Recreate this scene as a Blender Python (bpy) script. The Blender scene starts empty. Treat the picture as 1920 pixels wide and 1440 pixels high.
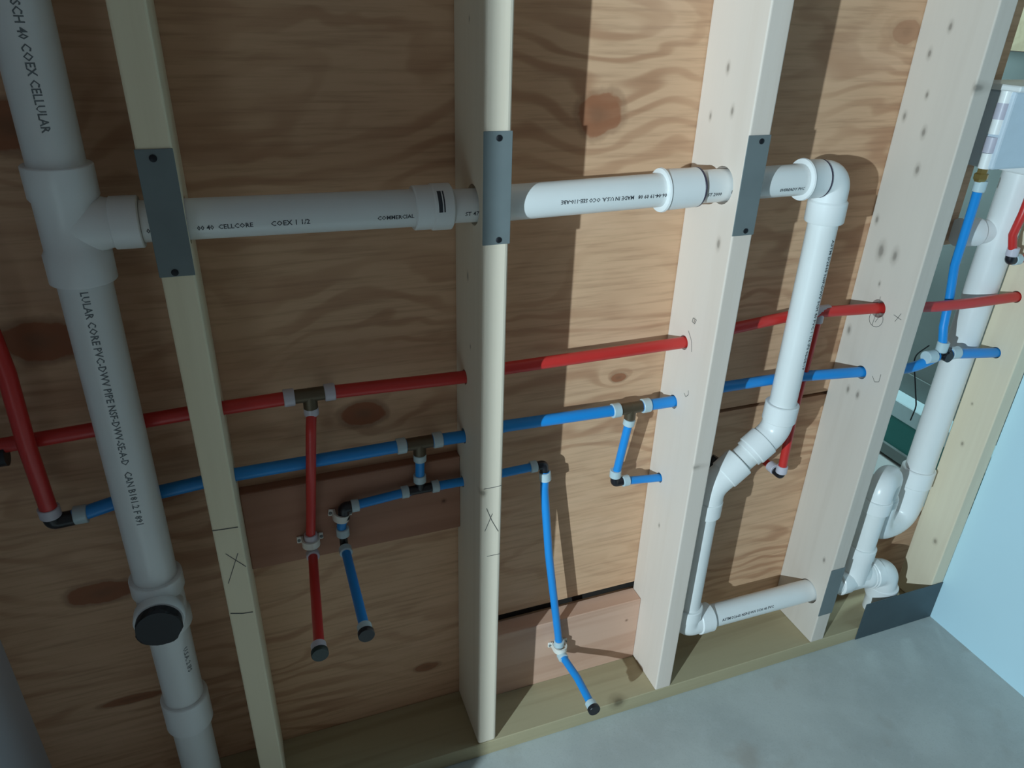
import bpy, bmesh, math, random
from mathutils import Vector, Matrix
C = bpy.context.scene.collection
V = Vector
sc = bpy.context.scene

# ------------------------------------------------------------------ camera
FOC = 1380.39
CAM = V((0.08964, -0.93415, 1.37686))
RR = V((0.93779878, -0.34606581, 0.02778312))     # image right
RD = V((-0.13686932, -0.44206907, -0.88647714))   # image down
RF = V((0.31906149, 0.82753453, -0.46193763))     # forward
cd = bpy.data.cameras.new('camera'); cam = bpy.data.objects.new('camera', cd); C.objects.link(cam)
cd.sensor_fit = 'HORIZONTAL'; cd.sensor_width = 36.0; cd.lens = FOC / 1920 * 36
cd.clip_start = 0.02; cd.clip_end = 60
cam.matrix_world = Matrix(((RR.x, -RD.x, -RF.x, CAM.x), (RR.y, -RD.y, -RF.y, CAM.y), (RR.z, -RD.z, -RF.z, CAM.z), (0, 0, 0, 1)))
sc.camera = cam

# ------------------------------------------------------------------ light
w = bpy.data.worlds.new('world'); sc.world = w; w.use_nodes = True
w.node_tree.nodes['Background'].inputs[0].default_value = (0.84, 0.85, 0.84, 1)
w.node_tree.nodes['Background'].inputs[1].default_value = 0.125
def lamp(name, kind, loc, power, col, **k):
    d = bpy.data.lights.new(name, kind); d.energy = power; d.color = col
    for a, b in k.items(): setattr(d, a, b)
    o = bpy.data.objects.new(name, d); C.objects.link(o); o.location = loc
    return o
lamp('work_lamp', 'POINT', (-1.73, -1.75, 1.45), 375, (0.69, 0.90, 1.0), shadow_soft_size=0.018)
lamp('far_floor_fill', 'SPOT', (2.0, .75, 2.4), 110, (0.62, 0.92, 1.0), shadow_soft_size=.08, spot_size=math.radians(50), spot_blend=.5)  # added spot, brightens only the far floor in place of daylight
l = lamp('far_wall_fill', 'AREA', (1.5, 1.5, 1.5), 22, (0.66, 0.92, 1.0), shape='RECTANGLE', size=1.0, size_y=1.0)  # added soft fill for the far wall, not a real window
l.rotation_euler = (0, -math.pi / 2, 0)
sc.view_settings.view_transform = 'Standard'; sc.view_settings.look = 'None'
sc.view_settings.gamma = 1; sc.view_settings.use_curve_mapping = False
sc.view_settings.exposure = 0.0

# ------------------------------------------------------------------ measuring: a pixel of the photograph to a point of the place
def ray(u, v): return RR * ((u - 960) / FOC) + RD * ((v - 720) / FOC) + RF
def at(u, v, y): d = ray(u, v); return CAM + d * ((y - CAM.y) / d.y)
def atx(u, v, x): d = ray(u, v); return CAM + d * ((x - CAM.x) / d.x)
def atz(u, v, z): d = ray(u, v); return CAM + d * ((z - CAM.z) / d.z)

# ------------------------------------------------------------------ object helpers
def tag(o, label=None, cat=None, group=None, kind=None):
    if label: o['label'] = label
    if cat: o['category'] = cat
    if group: o['group'] = group
    if kind: o['kind'] = kind
    return o
def empty(name, loc, label, cat, group=None):
    o = bpy.data.objects.new(name, None); C.objects.link(o); o.location = loc; o.empty_display_size = .02
    return tag(o, label, cat, group)
def obj(name, bm, m, parent=None, smooth=False):
    me = bpy.data.meshes.new(name); bmesh.ops.recalc_face_normals(bm, faces=bm.faces) if len(bm.faces) else None
    bm.to_mesh(me); bm.free()
    for x in (m if isinstance(m, (list, tuple)) else [m]): me.materials.append(x)
    if smooth:
        me.polygons.foreach_set('use_smooth', [True] * len(me.polygons))
        try: me.set_sharp_from_angle(angle=math.radians(38))
        except Exception: pass
    o = bpy.data.objects.new(name, me); C.objects.link(o)
    if parent:
        o.parent = parent; o.matrix_parent_inverse = Matrix.Translation(-V(parent.location))
    return o
def box(bm, a, b, bev=0, seg=2, mi=0):
    t = bmesh.new()
    bmesh.ops.create_cube(t, size=1)
    for v in t.verts: v.co = V([(a[i] + b[i]) / 2 + v.co[i] * (b[i] - a[i]) for i in range(3)])
    if bev: bmesh.ops.bevel(t, geom=t.edges[:], offset=bev, segments=seg, affect='EDGES', profile=.5)
    for f in t.faces: f.material_index = mi
    merge(bm, t)
def merge(bm, t):
    me = bpy.data.meshes.new('tmp'); t.to_mesh(me); t.free(); bm.from_mesh(me); bpy.data.meshes.remove(me)
def sweep(bm, pts, rad, n=28, caps=True, mi=0):
    """a round section carried along pts; rad is one radius or one for each point"""
    pts = [V(p) for p in pts]
    if not isinstance(rad, (list, tuple)): rad = [rad] * len(pts)
    tans = []
    for i in range(len(pts)):
        a = pts[max(i - 1, 0)]; b = pts[min(i + 1, len(pts) - 1)]
        d = b - a
        if d.length < 1e-7: d = tans[-1] if tans else V((0, 0, 1))
        tans.append(d.normalized())
    up = V((0, 0, 1)) if abs(tans[0].z) < .9 else V((0, 1, 0))
    nrm = (up - tans[0] * up.dot(tans[0])).normalized()
    rings = []
    for i, p in enumerate(pts):
        t = tans[i]; nrm = (nrm - t * nrm.dot(t)).normalized(); bi = t.cross(nrm)
        rings.append([bm.verts.new(p + (nrm * math.cos(2 * math.pi * k / n) + bi * math.sin(2 * math.pi * k / n)) * rad[i]) for k in range(n)])
    for a, b in zip(rings, rings[1:]):
        for k in range(n):
            f = bm.faces.new((a[k], a[(k + 1) % n], b[(k + 1) % n], b[k])); f.material_index = mi
    if caps:
        f = bm.faces.new(rings[0][::-1]); f.material_index = mi
        f = bm.faces.new(rings[-1]); f.material_index = mi
def straight(bm, a, b, prof, n=28, mi=0):
    """lathe on the axis a-b; prof = [(distance from a, radius)]; -ve distance counts back from b"""
    a = V(a); b = V(b); d = (b - a); L = d.length; d.normalize()
    e = 1e-5; pts = []; rad = []
    up = V((0, 0, 1)) if abs(d.z) < .9 else V((0, 1, 0))
    nrm = (up - d * up.dot(d)).normalized(); bi = d.cross(nrm); rings = []
    for s, r in prof:
        p = a + d * s
        rings.append([bm.verts.new(p + (nrm * math.cos(2 * math.pi * k / n) + bi * math.sin(2 * math.pi * k / n)) * max(r, 1e-5)) for k in range(n)])
    for x, y in zip(rings, rings[1:]):
        for k in range(n):
            f = bm.faces.new((x[k], x[(k + 1) % n], y[(k + 1) % n], y[k])); f.material_index = mi
    for r in (rings[0][::-1], rings[-1]):
        f = bm.faces.new(r); f.material_index = mi
def hub(bm, a, b, r, c=.0015, n=32):
    L = (V(b) - V(a)).length
    straight(bm, a, b, [(0, r - c), (c, r), (L - c, r), (L, r - c)], n)
def rounded(pts, R, seg=10):
    """polyline with each inner corner rounded to radius R"""
    P = [V(p) for p in pts]; out = [P[0]]
    for i in range(1, len(P) - 1):
        a = (P[i - 1] - P[i]); b = (P[i + 1] - P[i]); la, lb = a.length, b.length; a.normalize(); b.normalize()
        ang = a.angle(b); t = min(R / math.tan(ang / 2), la * .49, lb * .49) if ang > .02 and ang < 3.12 else 0
        if t < 1e-5: out.append(P[i]); continue
        p0 = P[i] + a * t; p1 = P[i] + b * t
        for k in range(seg + 1):
            u = k / seg; q = P[i]
            out.append(p0 * (1 - u) ** 2 + q * 2 * u * (1 - u) + p1 * u * u)
    out.append(P[-1]); return out
def lerp(a, b, t): return V(a) * (1 - t) + V(b) * t

# ------------------------------------------------------------------ materials
def newmat(name, rough=.5, metal=0, spec=.5, coat=0):
    m = bpy.data.materials.new(name); m.use_nodes = True
    b = m.node_tree.nodes['Principled BSDF']
    b.inputs['Roughness'].default_value = rough; b.inputs['Metallic'].default_value = metal
    b.inputs['Specular IOR Level'].default_value = spec; b.inputs['Coat Weight'].default_value = coat
    return m, m.node_tree, b
class G:
    """small node graph writer"""
    def __init__(s, nt): s.nt = nt
    def n(s, t, **k):
        x = s.nt.nodes.new(t)
        for a, b in k.items(): setattr(x, a, b)
        return x
    def put(s, sock, v):
        if isinstance(v, bpy.types.NodeSocket): s.nt.links.new(v, sock)
        else: sock.default_value = v
    def math(s, op, a, b=0., c=None, clamp=False):
        x = s.n('ShaderNodeMath', operation=op, use_clamp=clamp); s.put(x.inputs[0], a); s.put(x.inputs[1], b)
        if c is not None: s.put(x.inputs[2], c)
        return x.outputs[0]
    def pos(s): return s.n('ShaderNodeTexCoord').outputs['Object']
    def map(s, v, loc=(0, 0, 0), scale=(1, 1, 1)):
        x = s.n('ShaderNodeMapping'); s.put(x.inputs[0], v); x.inputs['Location'].default_value = loc; x.inputs['Scale'].default_value = scale
        return x.outputs[0]
    def noise(s, v, scale=5, detail=4, rough=.5, dist=0.):
        x = s.n('ShaderNodeTexNoise'); s.put(x.inputs['Vector'], v); x.inputs['Scale'].default_value = scale
        x.inputs['Detail'].default_value = detail; x.inputs['Roughness'].default_value = rough; x.inputs['Distortion'].default_value = dist
        return x.outputs['Fac']
    def rng(s, v, a, b, c=0., d=1., smooth=True):
        x = s.n('ShaderNodeMapRange', interpolation_type='SMOOTHSTEP' if smooth else 'LINEAR'); s.put(x.inputs[0], v)
        for i, q in enumerate((a, b, c, d)): x.inputs[i + 1].default_value = q
        return x.outputs[0]
    def mix(s, f, a, b, mode='MIX'):
        x = s.n('ShaderNodeMix', data_type='RGBA', blend_type=mode); s.put(x.inputs[0], f)
        for i, q in ((6, a), (7, b)): s.put(x.inputs[i], q if isinstance(q, bpy.types.NodeSocket) else (*q, 1))
        return x.outputs[2]
    def bump(s, h, st, b, dist=.001):
        x = s.n('ShaderNodeBump'); x.inputs['Strength'].default_value = st; x.inputs['Distance'].default_value = dist
        s.put(x.inputs['Height'], h); s.nt.links.new(x.outputs[0], b.inputs['Normal'])
    def spot(s, v, c, sz, warp=None):
        """distance from an elliptic spot: 0 at its centre, 1 at its rim"""
        x = s.n('ShaderNodeVectorMath', operation='SUBTRACT'); s.put(x.inputs[0], v); x.inputs[1].default_value = c
        y = s.n('ShaderNodeVectorMath', operation='MULTIPLY'); s.put(y.inputs[0], x.outputs[0]); y.inputs[1].default_value = [0 if q == 0 else 1 / q for q in sz]
        z = s.n('ShaderNodeVectorMath', operation='LENGTH'); s.put(z.inputs[0], y.outputs[0])
        return s.math('ADD', z.outputs['Value'], warp) if warp is not None else z.outputs['Value']

def plain(name, col, rough=.5, metal=0, spec=.5, var=.06, scale=40, coat=0):
    m, nt, b = newmat(name, rough, metal, spec, coat); g = G(nt)
    k = g.noise(g.pos(), scale, 3); lo = tuple(c * (1 - var) for c in col); hi = tuple(min(1, c * (1 + var)) for c in col)
    nt.links.new(g.mix(k, lo, hi), b.inputs['Base Color']); return m

def lumber(name, base, dark, axis='z', seed=0., knots=(), rough=.62, grain=.5, tint=None):
    """pine: fibres along axis, growth bands across, dark knots at (centre, size)"""
    m, nt, b = newmat(name, rough, 0, .3); g = G(nt); p = g.pos()
    sc_ = {'z': (1, 1, .045), 'x': (.045, 1, 1)}[axis]; off = (seed * 3.1, seed * 1.7, seed * 5.3)
    q = g.map(p, off, sc_)
    ks = []; bend = None
    w = g.math('MULTIPLY', g.math('SUBTRACT', g.noise(g.map(p, off), 60, 2), .5), .5)
    for c, s in knots:
        d = g.spot(p, c, s, w); ks.append(d)
    fib = g.noise(q, 160, 4, .6); ring = g.noise(q, 26, 2, .5, .6); big = g.noise(g.map(p, off, {'z': (1, 1, .2), 'x': (.2, 1, 1)}[axis]), 9, 3)
    f = g.math('MULTIPLY', g.rng(ring, .42, .68), grain)
    f = g.math('ADD', f, g.math('MULTIPLY', g.math('SUBTRACT', fib, .5), .35))
    col = g.mix(g.math('MAXIMUM', g.math('MINIMUM', f, 1.), 0.), base, dark)
    col = g.mix(g.rng(big, .5, .75, 0, .35), col, tint or tuple(c * .9 for c in base))
    for d in ks:
        col = g.mix(g.rng(d, .6, 1.5, .45, 0.), col, tuple(c * .72 for c in dark))
        col = g.mix(g.rng(d, .25, .8, .7, 0.), col, tuple(c * .38 for c in dark))
    nt.links.new(col, b.inputs['Base Color']); g.bump(fib, .25, b, .0006)
    return m

def plywood(name, base, dark, knots, rough=.6):
    """rotary cut face: wavy bands along x that part around the knots"""
    m, nt, b = newmat(name, rough, 0, .3); g = G(nt); p = g.pos()
    sx = g.n('ShaderNodeSeparateXYZ'); g.put(sx.inputs[0], p)
    slow = g.noise(g.map(p, (3.1, 0, 1.7), (.8, 0, 2.1)), 2.4, 3, .5, .5)
    fine = g.noise(g.map(p, (0, 0, 4), (1.2, 0, 24)), 5, 4, .6)
    h = g.math('MULTIPLY', sx.outputs['Z'], 17.)
    h = g.math('ADD', h, g.math('MULTIPLY', slow, 8.))
    w = g.math('MULTIPLY', g.math('SUBTRACT', g.noise(g.map(p, (0, 0, 0), (1, 0, 1)), 22, 3), .5), .9)
    ds = []
    for cx, cz, rx, rz, st in knots:
        d = g.spot(p, (cx, 0, cz), (rx, 0, rz), w); ds.append((d, st))
        dd = g.spot(p, (cx, 0, cz), (rx * 1.6, 0, rz * 1.6))
        h = g.math('ADD', h, g.math('MULTIPLY', g.math('POWER', 2.718, g.math('MULTIPLY', g.math('MULTIPLY', dd, dd), -.5)), 1.6))
    band = g.math('SINE', g.math('MULTIPLY', h, 6.2832))
    band = g.rng(band, -.2, 1., 0, 1)
    amt = g.rng(g.noise(g.map(p, (7, 0, 3), (1, 0, 1.5)), 3.2, 2), .35, .7, .12, .8)
    col = g.mix(g.math('MULTIPLY', band, amt), base, dark)
    col = g.mix(g.rng(fine, .42, .75, 0, .45), col, tuple(c * .72 for c in dark))
    col = g.mix(g.rng(g.noise(g.map(p, (1, 0, 9), (.7, 0, 1.6)), 5, 3), .52, .75, 0, .5), col, tuple(min(1, c * k) for c, k in zip(base, (1.15, 1.2, 1.3))))
    for d, st in ds:
        col = g.mix(g.rng(d, .95, 1.25, .55 * st, 0.), col, tuple(c * .55 for c in dark))
        col = g.mix(g.rng(d, .80, .95, 1. * st, 0.), col, tuple(c * k for c, k in zip(dark, (.72, .5, .42))))
        col = g.mix(g.rng(d, .0, .6, .6 * st, 0.), col, tuple(c * .45 for c in dark))
    nt.links.new(col, b.inputs['Base Color']); g.bump(fine, .3, b, .0006)
    return m

def kk(u, v, rx, rz, st=1.): q = at(u, v, .14); return (q.x, q.z, rx, rz, st)
PLY = plywood('plywood_face', (.67, .42, .26), (.44, .23, .13), [
    kk(75, 640, .055, .032), kk(680, 775, .038, .026), kk(1125, 215, .042, .036, .75), kk(190, 1112, .055, .024, .9),
    kk(1160, 708, .017, .010, .8), kk(20, 240, .05, .03, .9), kk(1345, 560, .03, .012, .5), kk(800, 1250, .03, .012, .7),
    kk(250, 1310, .06, .010, .8), kk(250, 940, .09, .018, .6), kk(1700, 60, .04, .02, .4)])
PVC = plain('white_pvc', (.80, .81, .80), .28, 0, .5, .03, 18)
PVCF = plain('white_pvc_fitting', (.84, .85, .845), .3, 0, .5, .02, 18)
PRIMER = plain('dark_primer', (.05, .04, .07), .4)
INK = plain('black_ink', (.035, .04, .05), .5)
INK2 = plain('faded_ink', (.15, .17, .18), .6)
RED = plain('red_tubing', (.60, .035, .03), .34, 0, .5, .06, 12)
BLUE = plain('blue_tubing', (.014, .27, .72), .34, 0, .5, .06, 12)
RING = plain('clear_crimp_ring', (.50, .62, .66), .25, 0, .6, .05, 60)
RINGP = plain('milky_crimp_ring', (.58, .54, .60), .3, 0, .6, .05, 60)
BRASS = plain('dull_brass', (.13, .10, .065), .45, .6)
GOLD = plain('yellow_brass', (.45, .33, .12), .35, .8)
BLACK = plain('black_fitting', (.012, .012, .016), .35)
CAP = plain('dark_green_cap', (.018, .035, .033), .4)
CLAMP = plain('white_clamp_plastic', (.78, .76, .70), .35)
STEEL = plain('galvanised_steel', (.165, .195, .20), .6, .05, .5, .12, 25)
STEELD = plain('dark_galvanised_steel', (.075, .105, .12), .5, .4, .5, .15, 15)  # darker grey steel of the guard sheet
NAIL = plain('dark_nail', (.012, .013, .018), .5, .4)
PENCIL = plain('pencil_line', (.10, .095, .09), .8)
DARK = plain('gap_shade', (.02, .015, .012), .9)
RUBBER = plain('black_plug', (.010, .010, .014), .55)
DRY = plain('painted_drywall', (.55, .77, .86), .75, 0, .2, .05, 2.5)
DRYL = plain('grey_drywall', (.56, .56, .60), .85, 0, .2, .08, 4)
GREEN = plain('green_board', (.03, .20, .18), .7)
TEAL = plain('grey_teal_wall', (.20, .245, .235), .85, 0, .2, .3, 4)
PALE = plain('pale_plaster', (.50, .66, .68), .8)
def concrete():
    m, nt, b = newmat('concrete', .82, 0, .25); g = G(nt); p = g.pos()
    a = g.noise(p, 4.5, 5, .6); c = g.noise(p, 26, 5, .7); d = g.noise(p, 240, 2, .6)
    col = g.mix(g.rng(a, .35, .68), (.50, .53, .51), (.42, .445, .43))
    col = g.mix(g.rng(c, .5, .75, 0, .3), col, (.56, .60, .60))
    col = g.mix(g.rng(g.noise(g.map(p, (4, 2, 0)), 7, 3), .6, .74, 0, .5), col, (.34, .30, .26))
    col = g.mix(g.rng(d, .5, .8, 0, .25), col, (.27, .29, .29))
    nt.links.new(col, b.inputs['Base Color']); g.bump(c, .3, b, .002); return m
CONC = concrete()

# ------------------------------------------------------------------ the setting
W = .038; DP = .14
SX = {'A': -.0061, 'B': .4011, 'C': .8105, 'D': 1.2329, 'E': 1.5850}
b = bmesh.new(); box(b, (-4, -4, -.1), (6, 5, 0)); tag(obj('floor', b, CONC), kind='structure')

def slab(bm, x0, x1, z0, z1, y0=.14, y1=.152): box(bm, (x0, y0, z0), (x1, y1, z1))
b = bmesh.new()
slab(b, -.62, .4205, 0, 2.7)
slab(b, .4205, .83, .232, 2.7); slab(b, .4205, .83, 0, .205)
slab(b, .83, 1.252, .648, 2.7); slab(b, .83, 1.252, 0, .640)
slab(b, 1.252, 1.465, .955, 2.7)
slab(b, 1.252, 1.75, 0, .226)
tag(obj('wall_back', b, PLY), kind='structure')
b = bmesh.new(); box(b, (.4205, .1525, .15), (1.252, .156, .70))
tag(obj('slot_shade_1', b, DARK), kind='structure')  # dark sheet added behind the plywood slots, shade put in as colour

b = bmesh.new(); box(b, (-.372, -.629, 0), (-.357, .14, 2.7)); box(b, (-.372, -3.4, 0), (-.357, -1.26, 2.7)); box(b, (-.372, -1.26, 2.05), (-.357, -.629, 2.7)); tag(obj('wall_left', b, DRYL), kind='structure')  # unseen second stretch and lintel added to cut the lamp's bounce
b = bmesh.new(); box(b, (1.6235, -3.2, 0), (1.637, .0, 2.7)); tag(obj('wall_right', b, DRY), kind='structure')


# the room beyond the open stud bay
b = bmesh.new()
box(b, (2.17, .16, .0), (2.19, 3.6, 1.29), mi=0)
box(b, (2.165, .16, .20), (2.17, 3.6, .285), mi=3)
tag(obj('wall_beyond', b, [TEAL, GREEN, PALE, TEAL]), kind='structure')

# ------------------------------------------------------------------ studs and plates
def cut(o, cutters):
    """drill round holes: cutters = [(p, q, r)]"""
    b = bmesh.new()
    for p, q, r in cutters: sweep(b, [p, q], r, 24)
    me = bpy.data.meshes.new('c'); bmesh.ops.recalc_face_normals(b, faces=b.faces); b.to_mesh(me); b.free(); c = bpy.data.objects.new('c', me); C.objects.link(c)
    md = o.modifiers.new('h', 'BOOLEAN'); md.object = c; md.operation = 'DIFFERENCE'; md.solver = 'EXACT'
    bpy.context.view_layer.update()
    ev = o.evaluated_get(bpy.context.evaluated_depsgraph_get()); n = bpy.data.meshes.new_from_object(ev)
    o.modifiers.clear(); old = o.data; o.data = n; n.name = old.name; bpy.data.meshes.remove(old); bpy.data.objects.remove(c); bpy.data.meshes.remove(me)
    for p in o.data.polygons: p.use_smooth = False

def stud(key, label, m, depth=DP, z1=2.6, bev=.003, x=None, holes=()):
    x0 = SX[key]; b = bmesh.new(); box(b, (x0, 0, .038), (x0 + W, depth, z1), bev, 3)
    o = obj('wall_stud', b, m); tag(o, label, 'stud')
    if holes: cut(o, [(V((x0 - .02, y, z)), V((x0 + W + .02, y, z)), r) for y, z, r in holes])
    o.data.polygons.foreach_set('use_smooth', [False] * len(o.data.polygons))
    return o
YW = .047                    # drain pipes
YR = .088; YB = .095; YL = .104   # red main, blue main, low blue run
def side(key, *L):
    r = []
    for u, v, s in L:
        q = atx(u, v, SX[key]); r.append(((SX[key], q.y, q.z), (.03, s * .9, s * 1.7)))
    return r
def front(u, v, s): q = at(u, v, 0); return ((q.x, 0, q.z), (s, .02, s * 1.3))
MA = lumber('pine_stud_dull', (.86, .75, .54), (.70, .58, .38), 'z', 1, [front(1, 1, .001)], grain=.35)
MB_ = lumber('pine_stud_clean', (.80, .69, .555), (.68, .55, .41), 'z', 2, side('B', (877, 518, .005), (880, 35, .003), (882, 650, .003)) + [front(906, 925, .006)], grain=.3)
MC = lumber('pine_stud_pale', (.76, .655, .575), (.68, .56, .47), 'z', 3, side('C', (1365, 128, .006), (1373, 208, .006), (1332, 218, .005), (1347, 458, .007), (1302, 602, .004), (1300, 878, .004), (1236, 985, .004), (1280, 1020, .003)), grain=.28)
MD = lumber('pine_stud_knotty', (.65, .575, .505), (.56, .48, .41), 'z', 4, side('D', (1782, 50, .006), (1743, 100, .006), (1738, 178, .005), (1696, 218, .006), (1732, 248, .007), (1720, 318, .007), (1644, 412, .006), (1652, 470, .012), (1678, 480, .010), (1649, 532, .004), (1592, 618, .007), (1828, 165, .006), (1590, 730, .006), (1608, 740, .006), (1545, 1050, .005)), grain=.28)
ME = lumber('pine_stud_cream', (.76, .66, .50), (.66, .54, .40), 'z', 5, [((1.585, .05, .50), (.03, .005, .007)), ((1.585, .03, .23), (.03, .007, .010)), ((1.585, .06, .60), (.03, .004, .005))], grain=.3)
MP = lumber('treated_plate_wood', (.44, .375, .235), (.30, .24, .14), 'x', 6, [((.72, 0, .038), (.02, .02, .02))], grain=.5)
MR = lumber('reddish_board', (.40, .20, .13), (.28, .12, .07), 'x', 7, [((.27, .118, .60), (.006, .03, .005)), ((.33, .118, .63), (.005, .03, .004)), ((.37, .118, .57), (.006, .03, .006))], grain=.5)
MK = lumber('pink_board', (.66, .42, .31), (.50, .27, .18), 'x', 8, [((.78, .10, .16), (.004, .03, .004))], grain=.45)

LD = at(1265, 893, YL)
HA = [(YW, 1.125, .029), (YR, .839, .013), (YB, .714, .013)]
HB = [(YW, 1.122, .0285), (YR, .832, .0125), (YB, .716, .0135), (YL, .6155, .0105)]
HC = [(YW, 1.1285, .0295), (YR - .002, .841, .0135), (YB - .004, .717, .0135), (YL - .004, .539, .0105)]
HD = [(YW, .160, .029), (.068, .866, .018), (.067, .728, .014)]
stud('A', 'leftmost stud, narrow cream front face, beside the tall white drain pipe', MA, holes=HA)
stud('B', 'stud with rounded front face, half lit, just left of the long blue drop', MB_, bev=.006, holes=HB)
stud('C', 'pale stud in the middle-right, broad lit side with the white pipe entering it', MC, holes=HC)
stud('D', 'knotty stud with pencil circles on its broad side, left of the open bay', MD, holes=HD)
stud('E', 'short-depth cream corner stud against the blue-white right wall', ME, depth=.089, holes=[(.05, .8595, .0125), (.05, .7315, .0125)])
b = bmesh.new(); box(b, (-.357, 0, 0), (1.6225, .14, .038), .0015, 1)
tag(obj('bottom_plate', b, MP), 'greenish treated wood plate on the concrete floor under all the studs', 'plate')

b = bmesh.new(); box(b, (SX['A'] + W, .118, .503), (SX['B'], .14, .660), .0015, 1)
tag(obj('backing_board', b, MR), 'dark reddish backing board behind the red and blue drops', 'board', 'backing boards between studs')
b = bmesh.new(); box(b, (SX['B'] + W, .102, .038), (SX['C'], .14, .214), .0015, 1)
tag(obj('backing_board', b, MK), 'pinkish backing board low on the bottom plate behind the long blue drop', 'board', 'backing boards between studs')

# pencil marks as thin strokes on the wood
def stroke(parent, name, pts, off, wd=.0011):
    b = bmesh.new(); off = V(off)
    P = [V(p) + off for p in pts]
    for a, c in zip(P, P[1:]):
        d = (c - a).normalized(); s = d.cross(off.normalized()).normalized() * wd / 2
        vs = [b.verts.new(q) for q in (a - s, a + s, c + s, c - s)]; b.faces.new(vs)
    return obj(name, b, PENCIL, parent)
def fstroke(o, L, wd=.0011): stroke(o, 'pencil_mark', [at(u, v, 0) for u, v in L], (0, -.0004, 0), wd)
def sstroke(o, key, L, wd=.001): stroke(o, 'pencil_mark', [atx(u, v, SX[key]) for u, v in L], (-.0004, 0, 0), wd)
studs = [o for o in C.objects if o.name.startswith('wall_stud')]
SA, SB, SC_, SD, SE = studs
fstroke(SA, [(423, 1038), (461, 1062)]); fstroke(SA, [(446, 1037), (428, 1094)]); fstroke(SA, [(398, 995), (420, 992), (446, 988)], .0016)
fstroke(SA, [(432, 1150), (455, 1150), (474, 1147)], .0018)
fstroke(SB, [(912, 953), (922, 976), (934, 996)]); fstroke(SB, [(923, 963), (909, 996)]); fstroke(SB, [(907, 917), (924, 914), (940, 910)]); fstroke(SB, [(913, 1043), (938, 1038)])
sstroke(SD, 'D', [(1643 + 13 * math.cos(a / 8 * math.pi), 598 + 15 * math.sin(a / 8 * math.pi)) for a in range(17)])
sstroke(SD, 'D', [(1651, 556), (1648, 572), (1640, 596), (1635, 610)]); sstroke(SD, 'D', [(1643, 582), (1650, 592), (1641, 604)])
sstroke(SD, 'D', [(1636, 705), (1640, 716), (1648, 716), (1652, 702)]); sstroke(SD, 'D', [(1676, 590), (1690, 600)]); sstroke(SD, 'D', [(1690, 588), (1678, 603)])
sstroke(SC_, 'C', [(1283, 737), (1286, 744), (1291, 740), (1291, 732)]); sstroke(SC_, 'C', [(1291, 620), (1297, 640), (1297, 660)])
sstroke(SC_, 'C', [(1300, 596), (1306, 600), (1303, 607), (1298, 603), (1300, 596)])

# steel nail plates on the stud faces
def nail_plate(key, z0, z1, label, nails, x0=None, x1=None, y=0., m=STEEL):
    a = SX[key] - .0015 if x0 is None else x0; c = SX[key] + W + .0005 if x1 is None else x1
    e = empty('nail_plate', ((a + c) / 2, y, z0), label, 'plate', 'steel protector plates' if nails else None)
    b = bmesh.new(); box(b, (a, y - .0016, z0), (c, y - .0002, z1), .0005, 1); obj('steel_sheet', b, m, e)
    for (u, v) in nails:
        q = at(u, v, y - .0016); b = bmesh.new()
        straight(b, (q.x, y - .0016, q.z), (q.x, y - .004, q.z), [(0, .0042), (.0008, .0042), (.0015, .003), (.0018, .0005)], 16); obj('nail', b, NAIL, e, True)
nail_plate('A', 1.070, 1.219, 'grey steel plate nailed on the leftmost stud over the white pipe', [(287, 297), (328, 511)])
nail_plate('B', 1.0775, 1.2275, 'dark steel plate on the second stud where the white pipe passes behind', [(936, 259), (935, 450)])
nail_plate('C', 1.060, 1.211, 'dark blue-grey steel plate on the third stud, left of the white elbow', [(1428, 265), (1398, 433)])
nail_plate('D', .124, .262, 'narrow steel plate low on the knotty stud in front of the low pipe', [])
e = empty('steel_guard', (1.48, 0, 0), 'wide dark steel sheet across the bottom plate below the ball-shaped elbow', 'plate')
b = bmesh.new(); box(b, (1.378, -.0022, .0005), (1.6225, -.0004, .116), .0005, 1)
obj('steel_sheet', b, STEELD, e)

# ------------------------------------------------------------------ printed text on pipes
def pipe_text(parent, s, p, axis, n, r, size, name='printed_text', squash=1., ink=None):
    cu = bpy.data.curves.new('t', 'FONT'); cu.body = s; cu.size = size; cu.align_x = 'LEFT'; cu.align_y = 'CENTER'; cu.resolution_u = 1; cu.offset = size * .018
    o = bpy.data.objects.new('t', cu); C.objects.link(o); bpy.context.view_layer.update()
    me = bpy.data.meshes.new_from_object(o.evaluated_get(bpy.context.evaluated_depsgraph_get()))
    bpy.data.objects.remove(o); bpy.data.curves.remove(cu)
    a = V(axis).normalized(); n = V(n); n = (n - a * n.dot(a)).normalized(); up = n.cross(a); p = V(p)
    b = bmesh.new(); b.from_mesh(me); bpy.data.meshes.remove(me)
    for v in b.verts:
        x, y = v.co.x * squash, v.co.y; t = y / r
        v.co = p + a * x + (n * math.cos(t) + up * math.sin(t)) * (r + .0003)
    mm = bpy.data.meshes.new(name); b.to_mesh(mm); b.free(); mm.materials.append(ink or INK)
    o = bpy.data.objects.new(name, mm); C.objects.link(o); o.parent = parent; o.matrix_parent_inverse = Matrix.Translation(-V(parent.location))
    return o

def pipe(parent, pts, r, m=PVC, name='pipe', n=40):
    b = bmesh.new(); sweep(b, pts, r, n); return obj(name, b, m, parent, True)
def collar(parent, a, c, r, m, name, n=32, ch=.0008):
    b = bmesh.new(); hub(b, a, c, r, ch, n); return obj(name, b, m, parent, True)

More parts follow.
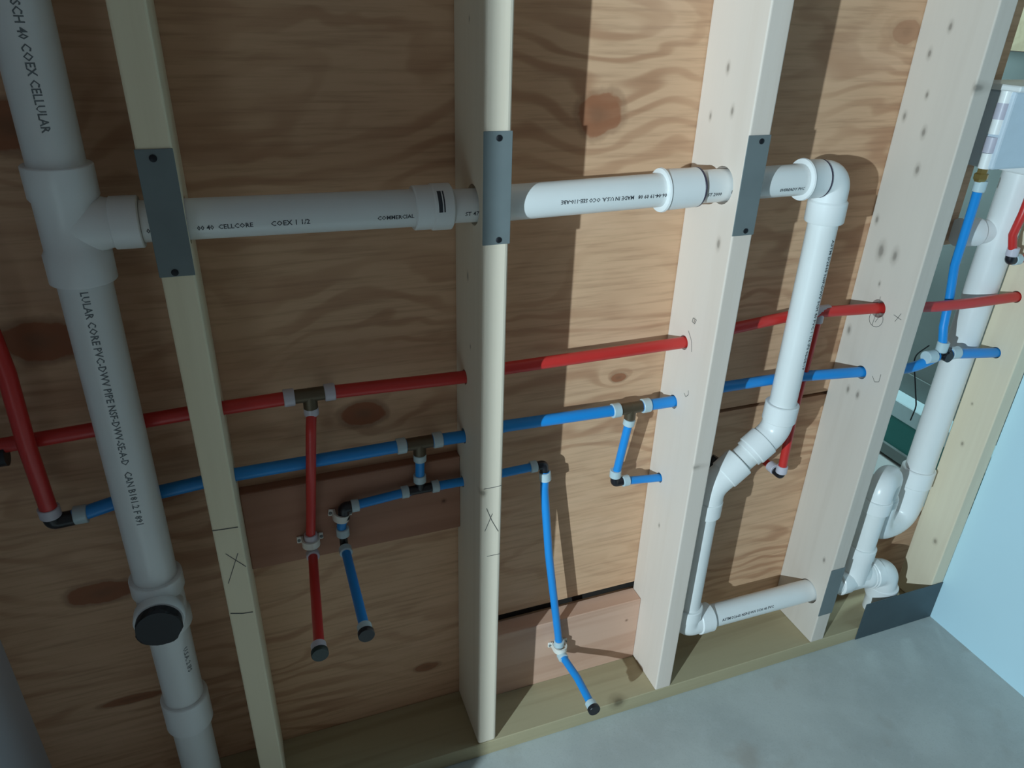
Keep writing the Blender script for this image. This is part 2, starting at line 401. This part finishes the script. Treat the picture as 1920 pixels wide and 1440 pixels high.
# ------------------------------------------------------------------ the stack
RS = .0308
def sx_(z): return V((-.0945 + .0100 * (z - 1.2), YW, z))
st = empty('drain_stack', sx_(.038), 'tall two-inch white drain pipe with tee and black plugged cleanout, leftmost of the pipes', 'pipe')
pipe(st, [sx_(1.178), sx_(1.9)], RS)
pipe(st, [sx_(.575), sx_(1.085)], RS)
pipe(st, [sx_(.31), sx_(.505)], RS)
pipe(st, [sx_(.036), sx_(.30)], RS)
b = bmesh.new()
def zs(zs_): return [( (sx_(z) - sx_(zs_[0][0])).length, r) for z, r in zs_]
straight(b, sx_(1.198), sx_(1.06), [(0, .0365), (.001, .0375), (.036, .0375), (.041, .0345), (.098, .0345), (.103, .0375), (.137, .0375), (.138, .0365)], 40)
t0 = sx_(1.1245)
sweep(b, rounded([sx_(1.155), V((t0.x + .004, YW, 1.130)), V((-.030, YW, 1.127))], .03), .0285, 32)
hub(b, (-.052, YW, 1.127), (-.0195, YW, 1.1268), .0315, .0015, 36)
# swelling of the side branch into the body
straight(b, (t0.x, YW, 1.1285), (-.040, YW, 1.127), [(0, .0345), (.030, .0335), (.040, .030), (.050, .0275)], 32)
obj('sanitary_tee', b, PVCF, st, True)
b = bmesh.new()
straight(b, sx_(.592), sx_(.492), [(0, .0365), (.001, .0375), (.026, .0375), (.032, .034), (.074, .034), (.079, .0375), (.099, .0375), (.100, .0365)], 40)
cc = sx_(.545)
straight(b, cc, (cc.x, YW - .052, .545), [(0, .0325), (.028, .0325), (.034, .0355), (.050, .0355), (.052, .0345)], 36)
ct = obj('cleanout_tee', b, PVCF, st, True)
b = bmesh.new(); random.seed(4)
q0 = V((cc.x, YW - .051, .545)); ring_ = []
N = 28
for lay, (dy, rr) in enumerate([(0, .0315), (-.014, .0328), (-.017, .031), (-.018, .0)]):
    L = []
    for k in range(N):
        a = 2 * math.pi * k / N; j = 1 + (.035 * math.sin(5 * a + 1) + random.uniform(-.06, .06) if lay == 1 else 0)
        L.append(b.verts.new(q0 + V((math.cos(a) * rr * j, dy, math.sin(a) * rr * j))) if rr else None)
    if rr: ring_.append(L)
cv = b.verts.new(q0 + V((0, -.0165, 0)))
for x, y in zip(ring_, ring_[1:]):
    for k in range(N): b.faces.new((x[k], x[(k + 1) % N], y[(k + 1) % N], y[k]))
for k in range(N): b.faces.new((ring_[-1][k], ring_[-1][(k + 1) % N], cv))
pl = obj('cleanout_plug', b, RUBBER, ct); pl['label'] = 'rough black plug'
pl.matrix_parent_inverse = Matrix.Identity(4)
collar(st, sx_(.332), sx_(.268), .0370, PVCF, 'coupling', 40, .0015)
NV = V((.35, -1, 0))
nv = lambda u, v, c: (lambda d: d)(V((0, -1, 0)))
pipe_text(st, 'EP 2 IPS SCH 40 COEX CELLULAR', sx_(1.405) , (-.01, 0, -1), (.10, -1, .1), RS, .0125, squash=.92, ink=INK2)
pipe_text(st, 'LULAR CORE PVC-DWV PIPE NSF-DWV-SE-A-D   CAN B181.2 F 891', sx_(1.055), (-.01, 0, -1), (.05, -1, 0), RS, .0125, squash=.95, ink=INK2)
pipe_text(st, 'U.S.A. 2 IPS', sx_(.455), (-.01, 0, -1), (.9, -1, 0), RS, .011, ink=INK2)

# ------------------------------------------------------------------ level white arm from the stack to the dropping elbow
R1 = .0252
P0 = V((-.020, YW, 1.1268)); PA = V((.335, YW, 1.1225)); PB = V((.425, YW, 1.121)); PC = V((.730, YW, 1.1275)); PE = V((.985, YW, 1.130))
arm = empty('branch_pipe', P0, 'level white pipe running right from the tall drain pipe through three studs', 'pipe')
pipe(arm, [P0 + V((.0008, 0, 0)), PA], R1)
pipe(arm, [PA, PB, V((.440, YW, 1.1213))], .0232)
pipe(arm, [V((.4415, YW, 1.1215)), PC], R1)
b = bmesh.new()
straight(b, (.315, YW, 1.1228), (.370, YW, 1.1222), [(0, .0288), (.0012, .0300), (.024, .0300), (.026, .0316), (.051, .0316), (.0555, .0250)], 40)
cp = obj('coupling', b, PVCF, arm, True)
for k, (a0, a1) in enumerate([(.0, .95)]):
    b = bmesh.new(); n_ = 14; r = .0318
    for (x0, x1) in ((.3440, .3495), (.3510, .3530)):
        prev = None
        for i in range(n_ + 1):
            t = a0 + (a1 - a0) * i / n_; y = YW - math.cos(t) * r; z = 1.1224 + math.sin(t) * r
            cur = (b.verts.new((x0, y, z)), b.verts.new((x1, y, z)))
            if prev: b.faces.new((prev[0], prev[1], cur[1], cur[0]))
            prev = cur
    o = obj('barcode_label', b, INK, cp); o.matrix_parent_inverse = Matrix.Identity(4)
b = bmesh.new()
straight(b, (.698, YW, 1.1265), (.762, YW, 1.128), [(0, .0262), (.0005, .0325), (.0035, .0335), (.006, .0312), (.058, .0300), (.063, .0300), (.064, .026)], 44)
obj('coupling', b, PVCF, arm, True)
b = bmesh.new(); hub(b, (.7615, YW, 1.128), (.7640, YW, 1.128), .0302, .0002, 40); obj('primer_ring', b, PRIMER, arm, True)
pipe(arm, [V((.764, YW, 1.128)), V((.9, YW, 1.1293)), V((.9615, YW, 1.130))], R1)
pipe_text(arm, '06', (-.014, YW, 1.1262), (1, 0, 0), (0, -1, -.22), R1, .0085)
pipe_text(arm, '00 40  CELLCORE', (.042, YW, 1.1258), (1, 0, 0), (0, -1, -.22), R1, .0085)
pipe_text(arm, 'COEX 1 1/2', (.128, YW, 1.125), (1, 0, 0), (0, -1, -.2), R1, .0095)
pipe_text(arm, 'COMMERCIAL', (.262, YW, 1.1235), (1, 0, 0), (0, -1, -.22), R1, .0078)
pipe_text(arm, 'ST 47', (.383, YW, 1.122), (1, 0, 0), (0, -1, -.3), .0232, .0085)
pipe_text(arm, '06-04-19 09 08   MADE IN U.S.A. OCO SEE-110-ABE', (.697, YW, 1.1265), (-1, 0, -.006), (0, -1, -.05), R1, .0080, squash=.98)
pipe_text(arm, 'ST 2000', (.770, YW, 1.128), (1, 0, .01), (0, -1, -.3), R1, .0075)
pipe_text(arm, 'DWV', (.812, YW, 1.1285), (1, 0, .01), (0, -1, -.22), R1, .0075)
pipe_text(arm, 'EVEREADY PVC', (.905, YW, 1.129), (1, 0, .01), (0, -1, -.35), R1, .0070)

# ------------------------------------------------------------------ white pipe that drops between the third and fourth studs and turns along the floor
dr = empty('offset_drain_pipe', (1.030, YW, .165), 'white pipe dropping from a top elbow, offset by two bends, turning right near the plate', 'pipe')
b = bmesh.new()
path = [V((.972, YW, 1.130))] + rounded([V((.980, YW, 1.130)), V((1.0285, YW, 1.130)), V((1.0290, YW, 1.085))], .047, 14) + [V((1.029, YW, 1.078))]
sweep(b, path, .0296, 36)
straight(b, (.962, YW, 1.130), (.999, YW, 1.130), [(0, .0255), (.0004, .0330), (.003, .0340), (.006, .0318), (.036, .0312), (.037, .030)], 40)
straight(b, (1.0292, YW, 1.094), (1.0298, YW, 1.056), [(0, .030), (.003, .0325), (.036, .0325), (.038, .031)], 40)
obj('elbow', b, PVCF, dr, True)
b = bmesh.new(); hub(b, (1.0000, YW, 1.130), (1.0012, YW, 1.130), .0313, .0002, 36); obj('primer_ring', b, PRIMER, dr, True)
T1 = V((1.030, YW, .690)); K1 = V((1.027, YW, .640)); K2 = V((.915, YW, .545)); T2 = V((.9, YW, .47)); 
XB = .8935
pipe(dr, [V((1.0296, YW, 1.07)), T1 + V((0, 0, -.005))], R1)
K2 = V((XB + .004, YW, .535)); T2 = V((XB, YW, .47))
b = bmesh.new()
sweep(b, rounded([V((1.0295, YW, .695)), K1, lerp(K1, K2, .42)], .045, 10), .0290, 36)
hub(b, V((1.0297, YW, .702)), V((1.0290, YW, .664)), .0318)
d12 = (K2 - K1).normalized()
hub(b, K1 + d12 * .028, K1 + d12 * .062, .0318)
obj('bend', b, PVCF, dr, True)
pipe(dr, [K1 + d12 * .05, K2 - d12 * .05], R1)
b = bmesh.new()
sweep(b, rounded([K2 - d12 * .045, K2, V((XB, YW, .475))], .04, 10), .0285, 36)
hub(b, K2 - d12 * .075, K2 - d12 * .032, .0312); hub(b, (XB + .0005, YW, .505), (XB, YW, .470), .0312)
obj('bend', b, PVCF, dr, True)
pipe(dr, [V((XB, YW, .48)), V((XB + .0015, YW, .19))], R1)
b = bmesh.new()
sweep(b, rounded([V((XB + .001, YW, .205)), V((XB + .001, YW, .1665)), V((.950, YW, .1665))], .036, 12), .0292, 36)
hub(b, (XB + .001, YW, .222), (XB + .001, YW, .192), .0322); hub(b, (.924, YW, .1665), (.958, YW, .1665), .0322)
obj('elbow', b, PVCF, dr, True)
pipe(dr, [V((.95, YW, .1665)), V((1.3175, YW, .161))], R1)
# smudgy print
pipe_text(dr, 'ASTM D2665 NSF-DWV SCH 40 PVC 1 1/2 IPS 06-04-19', (1.0297, YW, 1.03), (0, 0, -1), (.28, -.96, 0), R1, .0105)
pipe_text(dr, 'ASTM D2665 NSF-DWV SCH 40 PVC', (.975, YW, .1663), (1, 0, -.014), (0, -1, .25), R1, .0088)

# ------------------------------------------------------------------ laundry standpipe, trap and low tee in the open bay
YS = .100
def spx(z): return V((1.5420 + (z - .33) * .004, YS - (1.1 - z) * .0, z))
sp = empty('standpipe', (1.54, YS, .1), 'big bright white standpipe with trap in the open bay, right of the knotty stud', 'pipe')
pipe(sp, [spx(.36), spx(1.1075)], .0318)
b = bmesh.new()
U0 = V((1.540, YS, .365)); U1 = V((1.540, YS, .285)); U2 = V((1.430, YS - .015, .285)); U3 = V((1.430, YS - .015, .40))
sweep(b, [V((1.5405, YS, .40))] + rounded([U0, V((1.540, YS, .262)), V((1.436, YS - .012, .262)), V((1.436, YS - .012, .36))], .052, 12), .034, 36)
hub(b, (1.541, YS, .412), (1.5405, YS, .366), .0375, .002, 40)
obj('trap_bend', b, PVCF, sp, True)
b = bmesh.new()
sweep(b, rounded([V((1.436, YS - .012, .34)), V((1.432, YS - .016, .425)), V((1.372, YW + .004, .430)), V((1.368, YW, .375))], .03, 12), .0285, 32)
hub(b, (1.436, YS - .012, .335), (1.4355, YS - .013, .368), .0310); hub(b, (1.3683, YW, .398), (1.368, YW, .365), .0315)
obj('trap_elbow', b, PVCF, sp, True)
pipe(sp, [V((1.368, YW, .38)), V((1.3665, YW, .20))], .0262)
b = bmesh.new()
straight(b, (1.3665, YW, .262), (1.3665, YW, .160), [(0, .029), (.002, .0315), (.028, .0315), (.036, .0295), (.10, .0295)], 36)
straight(b, (1.318, YW, .161), (1.424, YW, .160), [(0, .0285), (.002, .0305), (.026, .0305), (.032, .028), (.074, .028), (.080, .0315), (.104, .0315), (.106, .030)], 36)
sweep(b, rounded([V((1.3665, YW, .235)), V((1.368, YW, .185)), V((1.405, YW, .162))], .04, 8), .0265, 28)
obj('sanitary_tee', b, PVCF, sp, True)
b = bmesh.new()
sweep(b, rounded([V((1.415, YW, .160)), V((1.462, YW - .004, .160)), V((1.470, YW - .006, .085))], .046, 14), .0335, 36)
hub(b, (1.418, YW, .160), (1.440, YW, .160), .0360); hub(b, (1.4695, YW - .006, .118), (1.470, YW - .006, .088), .0368)
obj('elbow', b, PVCF, sp, True)
pipe(sp, [V((1.470, YW - .006, .10)), V((1.470, YW - .006, .036))], .0300)
b = bmesh.new()
q = at(1797, 436, YS + .02)
straight(b, spx(q.z) + V((0, .006, 0)), q, [(0, .024), ((spx(q.z) - q).length - .045, .024), ((spx(q.z) - q).length - .044, .0285), ((spx(q.z) - q).length - .001, .0285)], 32)
obj('side_outlet', b, PVCF, sp, True)

# laundry outlet box
lb = empty('outlet_box', (1.48, .05, 1.128), 'white laundry outlet box on top of the standpipe at the right edge', 'box')
b = bmesh.new()
q = at(1857, 317, .035); x0 = q.x; x1 = 1.584
bx0 = [(x0, .035, 1.128), (x1, .035, 1.128), (x1, .125, 1.128), (x0, .125, 1.128)]
box(b, (x0, .032, 1.130), (x1, .125, 1.262), .004, 2); obj('box_body', b, plain('box_plastic', (.58, .66, .74), .35), lb)
b = bmesh.new(); box(b, (x0 - .012, .018, 1.262), (x1 + .0, .130, 1.272), .002, 1); obj('flange', b, PVCF, lb)
b = bmesh.new(); box(b, (1.505, .060, 1.108), (1.5845, .124, 1.131), .004, 2); obj('drain_collar', b, PVCF, lb)
vp = at(1842, 322, .050)
va = empty('supply_valve', vp, 'milky upright valve on the left of the outlet box, above the blue tube', 'valve')
seg = [(.000, .0100), (.028, .0112), (.060, .0105), (.085, .0112), (.112, .0105)]
mm = [PVCF, plain('mauve_plastic', (.50, .48, .56), .35)]
b = bmesh.new()
for i, (z, r) in enumerate(seg): straight(b, vp + V((0, 0, z + .006)), vp + V((0, 0, z + .033)), [(0, r), (.027, r)], 20, mi=i % 2)
obj('valve_body', b, mm, va, True)
b = bmesh.new(); straight(b, vp + V((0, 0, -.018)), vp + V((0, 0, .006)), [(0, .0085), (.006, .0125), (.014, .0125), (.016, .009), (.024, .009)], 6); obj('brass_nut', b, GOLD, va)

# ------------------------------------------------------------------ PEX
def crimp(parent, c, d, r, L=.013, m=RING):
    d = V(d).normalized(); c = V(c); return collar(parent, c - d * L / 2, c + d * L / 2, r, m, 'crimp_ring', 24, .001)
def tee(parent, c, dirs, r, m=BRASS, name='tee', L=.022):
    b = bmesh.new()
    for d in dirs: d = V(d).normalized(); sweep(b, [V(c), V(c) + d * L], r, 20)
    bmesh.ops.create_uvsphere(b, u_segments=20, v_segments=12, radius=r * 1.02, matrix=Matrix.Translation(V(c)))
    return obj(name, b, m, parent, True)
R34 = .0105; R12 = .0079
X = V((1, 0, 0)); Z = V((0, 0, 1))

# red main
rm = empty('red_supply_line', (-.45, YR, .826), 'red water tube running level through all the studs', 'tube')
Tr = V((.1555, YR, .8385))
pipe(rm, [V((-.35, YR, .8225)), V((-.2174, YR + .006, .824)), V((-.0189, YR + .003, .834)), Tr - X * .012], R34, RED, 'tubing', 24)
pipe(rm, rounded([Tr + X * .012, V((.401, YR, .832)), V((.4666, YR, .8375)), V((.813, YR - .002, .841)), V((.918, YR, .855)), V((1.07, YR, .867)), V((1.2329, .070, .866)), V((1.3715, .055, .8595)), V((1.46, .050, .8595)), V((1.585, .050, .8595)), V((1.66, .05, .859))], .2, 6), R34, RED, 'tubing', 24)
tee(rm, Tr, [X, -X, -Z], .0108)
crimp(rm, Tr - X * .030, X, .0135, .016, RINGP); crimp(rm, Tr + X * .030, X, .0135, .016, RINGP)
# second red tee, hidden behind the white drop except for its rim
Tr2 = V((1.105, .0855, .868)); tee(rm, Tr2, [X, -X, -Z], .0112, RINGP)
# red drop to a stub end
rd = empty('red_stub_drop', (Tr.x, YL, .54), 'thin red tube hanging from the red line and ending in a dark cap pointing out', 'tube')
BR = at(583, 1008, YL); BR2 = V((BR.x - .001, YL, BR.z - .028))
pipe(rd, rounded([Tr + V((0, -.001, -.030)), at(583, 800, .0745), at(583, 890, .0745), at(583, 975, .100), V((BR.x, YL, BR.z + .006))], .2, 6), R12, RED, 'tubing', 24)
crimp(rd, Tr - Z * .028, Z, .0112, .013, RINGP); crimp(rd, BR + Z * .002, Z, .0112, .013, RINGP)
b = bmesh.new(); sweep(b, rounded([BR + Z * .008, BR2, BR2 + V((0, -.022, 0))], .010, 6), .0072, 20); obj('elbow', b, BRASS, rd, True)
crimp(rd, BR2 + V((0, -.012, -.0)), V((0, 1, 0)), .0110, .012, RINGP)
EN = atz(600, 1226, BR2.z)
pipe(rd, [BR2 + V((0, -.012, 0)), EN + V((0, .006, 0))], R12, RED, 'tubing', 24)
crimp(rd, EN + V((0, .012, 0)), V((0, 1, 0)), .0112, .014, RINGP)
b = bmesh.new(); straight(b, EN + V((0, .006, 0)), EN + V((0, -.003, 0)), [(0, .0115), (.001, .0125), (.008, .0125), (.009, .0118)], 24); obj('end_cap', b, CAP, rd, True)

# blue main
bl = empty('blue_supply_line', (-.20, YB, .69), 'larger blue water tube running level through the studs, below the red one', 'tube')
Tb = V((.3238, YB, .7165)); Tc = V((.7215, YB - .002, .7175)); Te = at(1768, 665, .052)
pipe(bl, rounded([V((-.196, .085, .694)), V((-.138, .09, .7035)), V((-.0354, YB, .709)), V((.0331, YB, .7145)), Tb - X * .012], .1, 5), R34, BLUE, 'tubing', 24)
pipe(bl, [Tb + X * .012, V((.4035, YB, .7145)), V((.4789, YB, .7215)), Tc - X * .012], R34, BLUE, 'tubing', 24)
pipe(bl, rounded([Tc + X * .012, V((.8105, YB - .004, .7175)), V((.9112, .088, .733)), V((1.06, .086, .733)), V((1.2425, .067, .728)), V((1.3650, .058, .7225)), Te - X * .012], .15, 5), R34, BLUE, 'tubing', 24)
pipe(bl, [Te + X * .012, V((1.585, .050, .7315)), V((1.66, .05, .735))], R34, BLUE, 'tubing', 24)
for T in (Tb, Tc): tee(bl, T, [X, -X, -Z], .0108)
for T in (Tb, Tc): crimp(bl, T - X * .031, X, .0135, .016); crimp(bl, T + X * .031, X, .0135, .016)
tee(bl, Te, [X, -X, Z, V((0, -.7, 0))], .0108, BLACK, L=.016)
crimp(bl, Te - X * .036, X, .0135, .024); crimp(bl, Te + X * .030, X, .0135, .022)

# blue vertical link and the low run
lk = empty('blue_low_run', (Tb.x, YL, .61), 'thinner blue tube under the main blue line, joined to it by a short link', 'tube')
Tl = V((.3238, YL - .002, .6175)); EL = V((.1905, YL - .002, .6085)); ER = V((.557, YL - .002, .6205))
pipe(lk, [Tb - Z * .030, Tl + Z * .02], R12, BLUE, 'tubing', 24)
crimp(lk, Tb - Z * .029, Z, .0110); crimp(lk, Tl + Z * .023, Z, .0110, .015)
pipe(lk, [EL + X * .012, Tl - X * .012], R12, BLUE, 'tubing', 24)
pipe(lk, [Tl + X * .012, V((.4025, YL - .002, .6165)), ER - X * .012], R12, BLUE, 'tubing', 24)
tee(lk, Tl, [X, -X, Z], .0082, BLACK); crimp(lk, Tl - X * .027, X, .0110); crimp(lk, Tl + X * .027, X, .0110)
crimp(lk, EL + X * .020, X, .0110); crimp(lk, ER - X * .021, X, .0110)
# left elbow and stub
b = bmesh.new(); sweep(b, rounded([EL + X * .014, EL, EL - Z * .022], .006, 5), .0095, 20); obj('elbow', b, BLACK, lk, True)
ls = empty('blue_stub', EL - Z * .02, 'short blue tube under the white clamp, turning out to a dark end cap', 'tube')
S0 = at(640, 985, YL - .002); S1 = V((.1860, YL - .002, .535))
pipe(ls, [EL - Z * .020, S0, S1 + Z * .016], R12, BLUE, 'tubing', 24)
crimp(ls, S1 + Z * .024, Z, .0112, .016)
b = bmesh.new(); sweep(b, rounded([S1 + Z * .014, S1 - Z * .004, S1 + V((0, -.022, -.004))], .008, 5), .0070, 20); obj('elbow', b, BLACK, ls, True)
S2 = S1 + V((0, -.010, -.004)); EN = atz(687, 1190, S2.z)
crimp(ls, S2 + V((0, -.008, 0)), V((0, 1, 0)), .0110, .014)
pipe(ls, [S2, EN + V((0, .006, 0))], R12, BLUE, 'tubing', 24)
crimp(ls, EN + V((0, .012, 0)), V((0, 1, 0)), .0112, .014)
b = bmesh.new(); straight(b, EN + V((0, .006, 0)), EN + V((0, -.003, 0)), [(0, .0115), (.001, .0125), (.008, .0125), (.009, .0118)], 24); obj('end_cap', b, BLACK, ls, True)
# long blue drop
ld = empty('blue_long_drop', (.60, YL, .1), 'long bright blue tube dropping to a clamp near the floor, ending in a cap', 'tube')
b = bmesh.new(); sweep(b, rounded([ER - X * .014, ER, ER - Z * .016 + X * .002], .006, 5), .0085, 20); obj('elbow', b, BLACK, lk, True)
D0 = at(1022, 892, YL - .004); D1 = at(1048, 1205, .086)
mid = at(1029, 1040, .090)
pipe(ld, rounded([D0 + Z * .01, D0 - Z * .03, mid, D1], .2, 8), R12, BLUE, 'tubing', 24)
crimp(ld, D0, (D1 - D0), .0112, .018)
D2 = D1 + V((.004, 0, -.028))
crimp(ld, D1 + Z * .0, Z, .0112, .014)
b = bmesh.new(); sweep(b, rounded([D1 - Z * .004, D2, D2 + V((0, -.024, 0))], .009, 6), .0072, 20); obj('elbow', b, RING, ld, True)
crimp(ld, D2 + V((0, -.014, 0)), V((0, 1, 0)), .0110, .014)
EN = atz(1114, 1331, D2.z)
pipe(ld, [D2 + V((0, -.012, 0)), lerp(D2, EN, .5) + V((.003, 0, .002)), EN + V((0, .006, 0))], R12, BLUE, 'tubing', 24)
crimp(ld, EN + V((0, .012, 0)), V((0, 1, 0)), .0112, .014)
b = bmesh.new(); straight(b, EN + V((0, .006, 0)), EN + V((0, -.003, 0)), [(0, .0115), (.001, .0125), (.008, .0125), (.009, .0118)], 24); obj('end_cap', b, BLACK, ld, True)
# short drop and right run by the third stud
sd = empty('blue_short_drop', (.706, YL, .545), 'short blue drop below the tee by the third stud, turning right into that stud', 'tube')
F0 = V((Tc.x, YB - .002, Tc.z - .03)); F1 = at(1152, 905, YL - .002); 
pipe(sd, [F0, F1 + V((.001, 0, .016))], R12, BLUE, 'tubing', 24)
crimp(sd, F0, F0 - F1, .0110); crimp(sd, F1 + Z * .022, Z, .0112, .016)
b = bmesh.new(); sweep(b, rounded([F1 + Z * .016, F1, F1 + X * .018], .006, 5), .0085, 20); obj('elbow', b, BLACK, sd, True)
crimp(sd, F1 + X * .024, X, .0112, .014)
pipe(sd, [F1 + X * .014, V((.8105, YL - .004, .5385)), V((.930, YL - .002, .528))], R12, BLUE, 'tubing', 24)
b = bmesh.new(); q = at(1341, 858, YL - .002); sweep(b, [V((.925, YL - .002, .5285)), V((q.x + .004, YL - .002, q.z))], .0095, 18); obj('coupling', b, BLACK, sd, True)
# blue tube up to the outlet box
bu = empty('blue_riser', Te, 'bright blue tube rising by the standpipe to the brass nut of the outlet box', 'tube')
L = [(1767, 650), (1769, 613), (1781, 555), (1790, 497), (1805, 450), (1827, 380), (1838, 343)]
ys = [.052, .059, .0765, .0765, .069, .058, .050]
pipe(bu, [at(u, v, y) for (u, v), y in zip(L, ys)], R12 + .0006, BLUE, 'tubing', 24)
q = at(1767, 650, .052); crimp(bu, q, Z, .0118, .022); q = at(1837, 349, .050); crimp(bu, q, Z, .0112, .020)
# red drop behind the white offset pipe
rb = empty('red_back_drop', (1.1, .08, .52), 'red tube dropping behind the white offset pipe and going back through the plywood', 'tube')
G1 = at(1464, 888, .090)
pipe(rb, [Tr2 + V((0, 0, -.012)), at(1490, 765, .087), G1 + Z * .016], R12 + .001, RED, 'tubing', 24)
crimp(rb, G1 + Z * .012, Z, .0118, .018, RINGP)
b = bmesh.new(); sweep(b, rounded([G1 + Z * .006, G1 - Z * .004, G1 + V((-.0, .02, -.004))], .006, 5), .0090, 20); obj('elbow', b, BLACK, rb, True)
crimp(rb, G1 + V((-.001, .026, -.001)), V((0, 1, 0)), .0118, .018, RINGP)
pipe(rb, [G1 + V((-.001, .02, -.001)), G1 + V((-.003, .09, 0))], R12, RED, 'tubing', 24)
# red vertical at the far left
rl = empty('red_left_riser', (-.21, .07, .71), 'dim red upright tube at the far left, joined to the end of the blue line', 'tube')
H1 = at(97, 972, .078)
pipe(rl, [at(-60, 520, .055), at(12, 700, .060), at(50, 835, .062), H1 + Z * .012], R34 + .0008, RED, 'tubing', 24)
crimp(rl, H1 + Z * .012, Z, .0142, .016, RINGP)
b = bmesh.new(); sweep(b, rounded([H1 + Z * .006, H1 - Z * .006, V((-.192, .086, .693))], .008, 5), .0115, 20); obj('elbow', b, BLACK, rl, True)
crimp(bl, V((-.183, .087, .6955)), X, .0138, .018)
b = bmesh.new(); q = at(4, 855, YR); sweep(b, [q - X * .02, q + X * .006], .0145, 20); obj('coupling', b, BLACK, rm, True)
# red supply by the corner stud
rc = empty('red_corner_riser', at(1893, 490, .05), 'red tube with black elbow at the right edge, beside the corner stud', 'tube')
J = at(1893, 488, .050)
pipe(rc, [J + Z * .016, at(1899, 440, .050), at(1918, 400, .048), at(1945, 330, .05)], R12, RED, 'tubing', 24)
pipe(rc, [J + X * .010, V((1.584, .05, J.z + .001))], R12, RED, 'tubing', 24)
crimp(rc, J + Z * .018, Z, .0112, .018, RINGP); crimp(rc, J + X * .018, X, .0112, .016, RING)
b = bmesh.new(); sweep(b, rounded([J + Z * .010, J, J + X * .012], .006, 5), .0095, 20); obj('elbow', b, BLACK, rc, True)

# ------------------------------------------------------------------ white tube clamps
def clamp(c, yb, r, label, rot=0.):
    e = empty('tube_clamp', (c.x, yb, c.z), label, 'clamp', 'white tube clamps')
    b = bmesh.new(); n = 20; prev = None; w = .0065; t = .0035; M = Matrix.Rotation(rot, 4, 'Y')
    for i in range(n + 1):
        a = math.pi * i / n
        o = V((math.cos(a) * (r + t), -math.sin(a) * (r + t) + (c.y - yb), 0)); k = V((math.cos(a) * r, -math.sin(a) * r + (c.y - yb), 0))
        cur = [b.verts.new(V((c.x, yb, c.z)) + M @ (q + V((0, 0, z)))) for q, z in ((o, -w), (o, w), (k, w), (k, -w))]
        if prev:
            for j in range(4): b.faces.new((prev[j], prev[(j + 1) % 4], cur[(j + 1) % 4], cur[j]))
        else: b.faces.new(cur)
        prev = cur
    b.faces.new(prev[::-1])
    obj('clamp_band', b, CLAMP, e, True)
    for s in (-1, 1):
        b = bmesh.new(); t_ = bmesh.new()
        box(t_, (s * (r + .0005) if s > 0 else -(r + .0105), -.004, -w), ((r + .0105) if s > 0 else -(r + .0005), 0, w), .001, 1)
        box(t_, (min(s * r, s * (r + .0035)), c.y - yb, -w), (max(s * r, s * (r + .0035)), -.001, w))
        for v in t_.verts: v.co = V((c.x, yb, c.z)) + M @ v.co
        merge(b, t_); obj('ear', b, CLAMP, e)
        p = V((c.x, yb, c.z)) + M @ V((s * (r + .0072), -.004, 0))
        b = bmesh.new(); straight(b, p, p + V((0, -.002, 0)), [(0, .0028), (.0012, .0028), (.002, .001)], 12); obj('nail', b, STEEL, e, True)
clamp(at(583, 1016, YL), .118, .0115, 'white clamp holding the red drop on the dark reddish board')
clamp(at(640, 968, YL), .118, .0100, 'white clamp right under the black elbow of the low blue run', .2)
clamp(at(1050, 1214, .086), .102, .0115, 'white clamp holding the long blue drop on the pinkish board')

# ------------------------------------------------------------------ things in the room beyond
b = bmesh.new()
lg = empty('green_board_strip', (2.12, .6, 0), 'white panel with green band on the floor beyond the open bay', 'board')
box(b, (2.10, .17, .052), (2.165, 2.2, .155), 0); obj('green_band', b, GREEN, lg)
b = bmesh.new(); box(b, (2.095, .17, .155), (2.166, 2.2, .215), .003, 1); obj('white_top', b, PALE, lg)
b = bmesh.new(); box(b, (2.09, .17, .012), (2.166, 2.2, .052), .002, 1); obj('grey_foot', b, TEAL, lg)
b = bmesh.new(); box(b, (2.14, .17, 1.293), (2.26, 3.6, 1.45)); tag(obj('header_beam', b, MP), 'tan wooden beam over the far wall, seen at the top right corner', 'beam')
cb = empty('black_cable', atx(1715, 700, 2.08), 'thin black cable hanging in the room beyond the open bay', 'cable')
pipe(cb, rounded([atx(1742, 648, 2.08), atx(1713, 668, 2.08), atx(1716, 720, 2.08), atx(1718, 762, 2.08), atx(1707, 788, 2.08)], .05, 6), .0022, BLACK, 'wire', 8)
